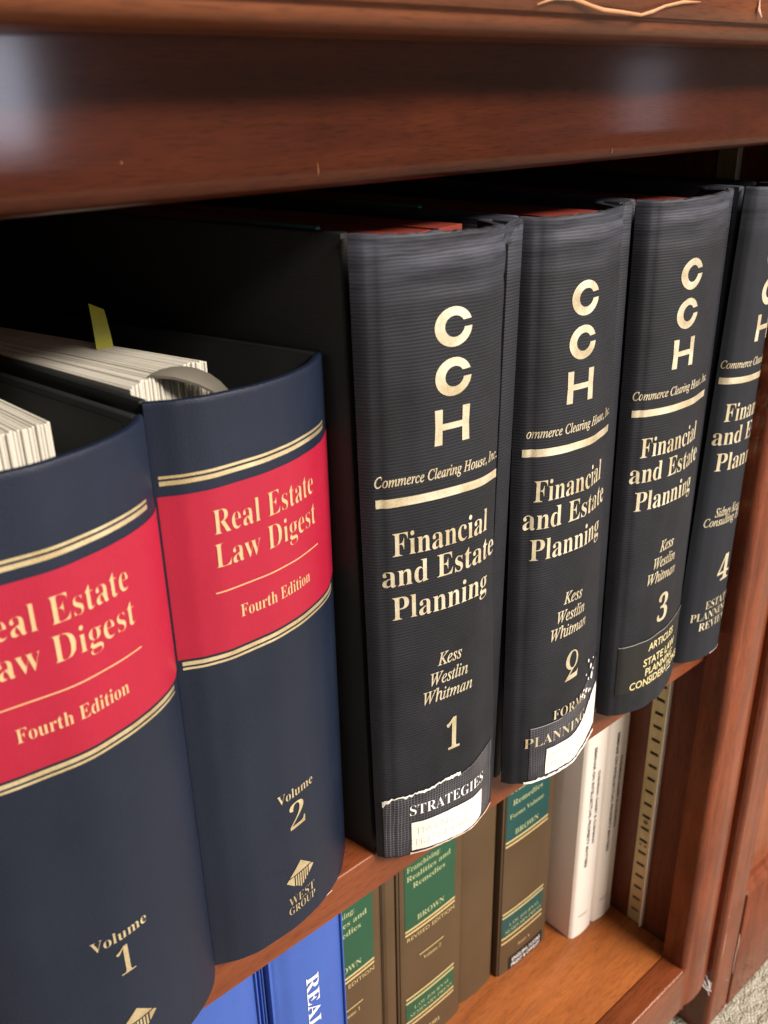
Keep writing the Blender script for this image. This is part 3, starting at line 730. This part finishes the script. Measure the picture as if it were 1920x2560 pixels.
def digest(par, sp, dx, dz, vol, vnum, kx=1.0, db=0.0):
    c = lambda s: .2545+dx+(s-.2545)*kx
    # double gold rules, crimson band, lettering
    def bands(nm, zs_, m, a, b):
        for z0, z1 in zs_:
            bm = bmesh.new(); put_rect(bm, a, b, z0+dz, z1+dz); sp.bend(bm, .0010, .005); obj(nm, bm, m, par)
    e = sp.S[-1]
    bands('gold_rule', [(-.4306, -.4268), (-.4396, -.4336)], gold_v, .0075 if dx == 0 else .02, e-.040)
    bands('gold_rule', [(-.7028, -.6968), (-.7094, -.7058)], gold_v, .0085 if dx == 0 else .02, e-.030)
    bm = bmesh.new(); put_rect(bm, .0030, e-.002, -.6931+dz, -.4541+dz, 0, 10); sp.bend(bm, .0008, .004); obj('crimson_band', bm, red, par)
    bm = bmesh.new()
    put_text(bm, 'Real Estate', c(.0690), c(.2520), -.5180+dz, .0350, 'serif', -0.015)
    put_text(bm, 'Law Digest', c(.0670), c(.2545), -.5660+dz, .0350, 'serif', -0.015)
    sp.bend(bm, .0016); obj('title', bm, gold_red, par)
    bm = bmesh.new(); put_rect(bm, c(.0630), c(.2580), -.6028+dz, -.6010+dz); sp.bend(bm, .0016, .005); obj('thin_rule', bm, gold_red, par)
    bm = bmesh.new(); put_text(bm, 'Fourth Edition', c(.0965), c(.2300), -.6500+dz, .0190, 'serif', -0.009); sp.bend(bm, .0016); obj('edition_text', bm, gold_red, par)
    bm = bmesh.new(); put_text(bm, 'Volume', c(.1290)+db, c(.2055)+db, -1.0020+dz, .0180, 'serif', -0.009); sp.bend(bm); obj('volume_word', bm, gold_v, par)
    bm = bmesh.new(); put_text(bm, vnum, .1500+dx+db+(.002 if vnum == '1' else 0), .1830+dx+db-(.007 if vnum == '1' else 0), -1.0640+dz, .0480, 'serif', -0.012); sp.bend(bm); obj('volume_number', bm, gold_v, par)
    # emblem: a slanted diamond holding columns, with the maker's name
    bm = bmesh.new(); cx = .1650+dx+db; z0 = dz
    put_poly(bm, [(cx-.0240, -1.1570+z0), (cx+.0240, -1.1570+z0), (cx+.0010, -1.1345+z0)])
    put_poly(bm, [(cx-.0310, -1.1640+z0), (cx-.0255, -1.1590+z0), (cx-.0150, -1.1590+z0), (cx-.0150, -1.1790+z0)])
    for i in range(6):
        x = cx-.0125+i*.0050; put_rect(bm, x, x+.0030, -1.1900+z0+abs(x+.0015-cx)*.85, -1.1595+z0)
    put_poly(bm, [(cx+.0180, -1.1595+z0), (cx+.0265, -1.1595+z0), (cx+.0300, -1.1635+z0), (cx+.0180, -1.1750+z0)])
    put_text(bm, 'WEST', cx-.0290, cx+.0290, -1.2160+z0, .0170, 'serif', -0.014)
    put_text(bm, 'GROUP', cx-.0300, cx+.0300, -1.2345+z0, .0150, 'serif', -0.009)
    sp.bend(bm); obj('emblem', bm, gold_v, par)
digest(v2, V2, 0.0, 0.0, 'Volume', '2')
digest(v1, V1, 0.0330, -0.0080, 'Volume', '1', 1.06, -.003)
# page sections, fanned
def pages(par, n, A, B, a0, a1, ztop, hump, sd):
    rnd = random.Random(sd)
    L = math.hypot(B[0]-A[0], B[1]-A[1])
    for i in range(n):
        f = (i+.5)/n; x = A[0]+(B[0]-A[0])*i/n; y = A[1]+(B[1]-A[1])*i/n+hump*math.sin(math.pi*f)+rnd.uniform(-.003, .003)
        place_slab('page_section', .78+rnd.uniform(-.01, .01), L/n*(1.0)*rnd.uniform(.86, .97), -1.250, ztop-rnd.uniform(0, .0032)-(.003 if rnd.random() < .12 else 0), (x, y), a0+(a1-a0)*f, paper, par, .0010)
pages(v2, 40, (.5060, 1.060), (.6500, 1.112), 9.0, 16.5, -.3315, .016, 3)
pages(v1, 44, (.2000, 1.040), (.3980, 1.056), 1.0, 3.0, -.3490, .006, 5)
# yellow green page flag
def rotp(c, ang, x, y): a = R_(ang); return (c[0]+x*math.cos(a)-y*math.sin(a), c[1]+x*math.sin(a)+y*math.cos(a))
bm = bmesh.new(); g = []
for k in range(9):
    f = k/8; z = -.345+(-.268+.345)*f
    for side in (0, 1):
        x, y = (.5655+.003*f*f if side == 0 else .5920-.0015*f), 1.275+(.012*f*f)
        zz = z-(0.012*f if side else 0); g.append((bm.verts.new((x, y, zz)), bm.verts.new((x+.0008, y+.0015, zz))))
for k in range(8):
    a0_, a1_, b0_, b1_ = g[2*k], g[2*k+1], g[2*k+2], g[2*k+3]
    bm.faces.new((a0_[0], a1_[0], b1_[0], b0_[0])); bm.faces.new((a0_[1], b0_[1], b1_[1], a1_[1]))
obj('page_flag', bm, flagm, v2)
# grey arched sheet lifter
bm = bmesh.new(); pr = None
arc = [(.549, 1.092, -.331, .000), (.556, 1.090, -.3285, .005), (.568, 1.088, -.3265, .012), (.585, 1.086, -.3265, .020), (.602, 1.084, -.3295, .027), (.620, 1.082, -.3360, .031), (.638, 1.080, -.3470, .033), (.652, 1.078, -.3600, .034), (.664, 1.076, -.3760, .034), (.672, 1.074, -.395, .034)]
for x, y, z, wd in arc:
    r = [bm.verts.new((x-.35*wd, y-wd*.42, z-wd*.45)), bm.verts.new((x-.1*wd, y-wd*.05, z-wd*.10)), bm.verts.new((x+.08*wd, y+wd*.35, z+.0005)), bm.verts.new((x+.06*wd, y+wd*.36, z-.004)), bm.verts.new((x-.1*wd, y-wd*.03, z-wd*.10-.004)), bm.verts.new((x-.34*wd, y-wd*.40, z-wd*.45-.004))]
    if pr:
        for j in range(6): bm.faces.new((pr[j], r[j], r[(j+1) % 6], pr[(j+1) % 6]))
    pr = r
bmesh.ops.remove_doubles(bm, verts=bm.verts, dist=1e-5)
bmesh.ops.recalc_face_normals(bm, faces=bm.faces)
obj('sheet_lifter', bm, steel, v2, 50)
# ---------------------------------------------------------------- lower shelf books
def low_spine(x0, x1, y, zt, bulge, rim=0.06, zb=ZB):
    s = Spine((x0, x1), (x0, x1), [(0, y+.010), (rim*.5, y+.002), (rim, y), (.25, y-bulge*.75), (.5, y-bulge), (.75, y-bulge*.75), (1-rim, y), (1-rim*.5, y+.002), (1, y+.010)], (zt, zt))
    s.zb = zb; return s
def flat(sp, name, base_name, label, cat, group, m, mb, angs=(0, 0), th=.014, depth=.74):
    t = thing(name, ((sp.b[0]+sp.b[1])/2, sp.f(0), sp.zb), label, cat, group)
    obj('spine', sp.mesh(0.035, 0.965, 0, .009, 40, 40), m, t, 40)
    obj('front_cover', board(sp.b[0], sp.b[0], sp.f(0)-.006, sp.zt[0], angs[0], th, depth, sp.zb, .003), mb, t)
    obj('back_cover', board(sp.b[1]-th, sp.b[1]-th, sp.f(1)-.006, sp.zt[1], angs[1], th, depth, sp.zb, .003), mb, t)
    wd = sp.b[1]-sp.b[0]-2*th-.008
    place_slab('page_block', depth-.05, wd, sp.zb+.01, sp.zt[0]-.012, (sp.b[0]+th+.004, sp.f(0)+.03), 0, paper, t)
    return t
ZT = -1.440
YL = 1.2830
GBR = 'brown law volumes on the lower shelf'
LB1 = low_spine(.852, 1.0820, YL, ZT, .004)
LB0 = low_spine(1.0850, 1.1320, YL+.002, ZT-.01, .003, .16)
LB2 = low_spine(1.1350, 1.3700, YL, ZT, .004)
LBm = low_spine(1.3740, 1.5160, YL+.014, ZT-.02, .005)
LB3 = low_spine(1.5250, 1.7480, YL-.002, ZT, .004)
n1 = flat(LB1, 'brown_book', '', 'brown book with green label partly hidden behind the bright blue book', 'book', GBR, brown, brown_dk)
n0 = flat(LB0, 'brown_book', '', 'narrow plain brown book squeezed between two green labelled volumes', 'book', GBR, brown, brown_dk)
n2 = flat(LB2, 'brown_book', '', 'brown book with green labels marked volume 2, below the torn sticker of binder 1', 'book', GBR, brown, brown_dk)
nm = flat(LBm, 'brown_book', '', 'plain brown book without label, left of the blue green labelled one', 'book', GBR, brown, brown_dk)
n3 = flat(LB3, 'brown_book', '', 'brown book with blue green labels and a black and white sticker at its foot', 'book', GBR, brown, brown_dk)
def lawbook(par, sp, x0, lab, title, zt_lab, pair1, vol=None, rev=True, pair2=None, pair3=None, ofs=0.0, hidden=0.0):
    def q(x): return x-sp.b[0]
    wd = .1775
    def rects(nm, zz, m, off):
        bm = bmesh.new()
        for a, b in zz: put_rect(bm, q(x0), q(x0+wd), a, b)
        sp.bend(bm, off, .02); obj(nm, bm, m, par)
    rects('label_field', [(pair1[0]+.002, zt_lab)], lab, .0010)
    rects('label_field', [(pair3[0]+.003, pair2[1]-.003)], lab, .0010)
    for z in pair1+pair2+pair3: rects('gold_bar', [(z-.0034, z+.0034)], gold_lab, .0018)
    bm = bmesh.new()
    bm.free()
    for s, a, b, z, h, st in title:
        bm = bmesh.new(); put_text(bm, s, q(x0+a), q(x0+b), z, h, st, 0.0); sp.bend(bm, .0018, .02); obj('title_line', bm, gold_green, par)
    bm = bmesh.new(); zc = pair3[0]
    put_text(bm, 'LAW JOURNAL', q(x0+.028), q(x0+.160), zc+.0370, .0125, 'serif', -0.01); put_text(bm, 'SEMINARS-PRESS', q(x0+.014), q(x0+.170), zc+.0135, .0125, 'serif', -0.01)
    sp.bend(bm, .0018, .02); obj('publisher_name', bm, gold_green, par)
T2 = [('Franchising:', .007, .120, -1.7545, .0170, 'serif'), ('Realities and', .006, .158, -1.7840, .0170, 'serif'), ('Remedies', .026, .138, -1.8140, .0170, 'serif'), ('BROWN', .040, .136, -1.9310, .0175, 'serif')]
pa, pb, pc = [-1.9500, -1.9625], [-2.2110, -2.1960], [-2.2860, -2.3010]
for par, sp, x0, vn in ((n2, LB2, 1.1620, '2'), (n1, LB1, .8790, '1')):
    lawbook(par, sp, x0, green, T2, -1.62, pa, vn, True, pb, pc)
    q = lambda x: x-sp.b[0]
    bm = bmesh.new(); put_text(bm, 'REVISED EDITION', q(x0+.006), q(x0+.176), -1.9880, .0125, '', 0.0)
    put_text(bm, 'Volume '+vn, q(x0+.062), q(x0+.126), -2.0880, .0125, 'serif', -0.008); put_rect(bm, q(x0+.048), q(x0+.136), -2.0630, -2.0595)
    put_text(bm, '1984', q(x0+.082), q(x0+.122), -2.3690, .0150, 'serif', -0.008)
    sp.bend(bm, .0014, .02); obj('small_print', bm, gold_lab, par)
T3 = [('Franchising', .010, .15, -1.73, .0170, 'serif'), ('Remedies', .020, .142, -1.7750, .0180, 'serif'), ('Forms Volume', .010, .150, -1.8180, .0150, 'serif'), ('BROWN', .034, .132, -1.8835, .0180, 'serif')]
lawbook(n3, LB3, 1.5400, blugreen, T3, -1.60, [-1.8990, -1.9130], None, False, [-2.1820, -2.1680], [-2.2660, -2.2850])
q = lambda x: x-LB3.b[0]
bm = bmesh.new(); put_text(bm, 'Issue A', q(1.612), q(1.664), -2.3360, .0110, 'serif', -0.006); LB3.bend(bm, .0014, .02); obj('small_print', bm, gold_lab, n3)
bm = bmesh.new(); put_rect(bm, q(1.5740), q(1.7280), -2.4120, -2.3620); LB3.bend(bm, .0014, .02); obj('owner_sticker', bm, label_black, n3)
bm = bmesh.new(); put_text(bm, 'ENGLISH, LUCAS', q(1.588), q(1.716), -2.3845, .0130, '', 0.014); put_text(bm, 'PRIEST & OWSLEY', q(1.586), q(1.718), -2.4060, .0130, '', 0.014); LB3.bend(bm, .0022, .02); obj('sticker_text', bm, white_print, n3)
bm = bmesh.new(); put_rect(bm, .004, .030, -1.2, -1.2); bm.free()
# bright blue books
GBL = 'bright blue books on the lower shelf'
BL2 = low_spine(.664, .8400, 1.1250, -1.43, .010, .10)
BL1 = low_spine(.440, .6300, 1.1250, -1.43, .010, .10)
u2 = flat(BL2, 'blue_book', '', 'bright blue book with white downward lettering, left of the brown volumes', 'book', GBL, blue, blue)
u1 = flat(BL1, 'blue_book', '', 'bright blue book with grooved hinge, leftmost on the lower shelf', 'book', GBL, blue, blue)
bm = bmesh.new(); put_text_down(bm, 'REAL ESTATE', .7580-.664, -1.6180, -2.02, .0300, 'serif'); BL2.bend(bm, .0014, .01); obj('title', bm, white_print, u2)
for par, sp in ((u1, BL1), (u2, BL2)):
    bm = bmesh.new()
    for e in (.0, 1.0):
        x = sp.b[0]+e*(sp.b[1]-sp.b[0]); add_box(bm, x+(-.004 if e == 0 else .0005)-.001*e, x+(-.0005 if e == 0 else .004)-.001*e, sp.f(0)-.012, sp.f(0)+.1, sp.zb, sp.zt[0]-.004, .0015, 2)
    obj('hinge_ridge', bm, blue, par)
bm = bmesh.new()
for x in (.646, .652): add_box(bm, x, x+.003, 1.136, 1.3, ZB+.002, -1.44, .001, 1)
obj('hinge_ridge', bm, blue, u2)
# white booklets
GW = 'white seminar booklets on the lower shelf'
def booklet(x0, x1, y, label, n):
    t = thing('white_booklet', ((x0+x1)/2, y, ZB), label, 'booklet', GW)
    sp = Spine((x0, x1), (x0, x1), [(0, y+.012), (.05, y+.003), (.12, y), (.5, y-.004), (.88, y), (.95, y+.003), (1, y+.012)], (-1.42, -1.42)); sp.zb = ZB
    obj('spine', sp.mesh(0, 1, 0, .006, 30, 30), white, t, 50)
    obj('front_cover', board(x0+.0002, x0+.0002, y+.010, -1.421, 0, .005, .72, ZB, .001), white, t)
    obj('back_cover', board(x1-.0052, x1-.0052, y+.010, -1.421, 0, .005, .72, ZB, .001), white, t)
    place_slab('page_block', .70, x1-x0-.012, ZB+.001, -1.425, (x0+.006, y+.013), 0, paper, t)
    bm = bmesh.new(); q0 = lambda x: x-x0
    put_text_down(bm, 'SEMINAR ON INTELLECTUAL PROPERTY MATTERS', q0(x0+.042), -1.690, -2.135, .0100, '', 0.022)
    put_text_down(bm, 'CUSHMAN, DARBY & CUSHMAN', q0(x0+.068), -1.785, -2.055, .0100, '', 0.022)
    put_text(bm, 'Volume '+n, q0(x0+.030), q0(x0+.072), -2.3350, .0070, '', 0.004)
    sp.bend(bm, .0012, .02); obj('title', bm, ink, t)
booklet(1.7960, 1.8980, 1.2190, 'white seminar booklet volume 1 showing its shaded side, beside the brown book', 'I')
booklet(1.8990, 1.9990, 1.2160, 'white seminar booklet volume 2 against the metal strip side of the bookcase', 'II')
for o in list(COL.objects):
    if '_b' in o: del o['_b']
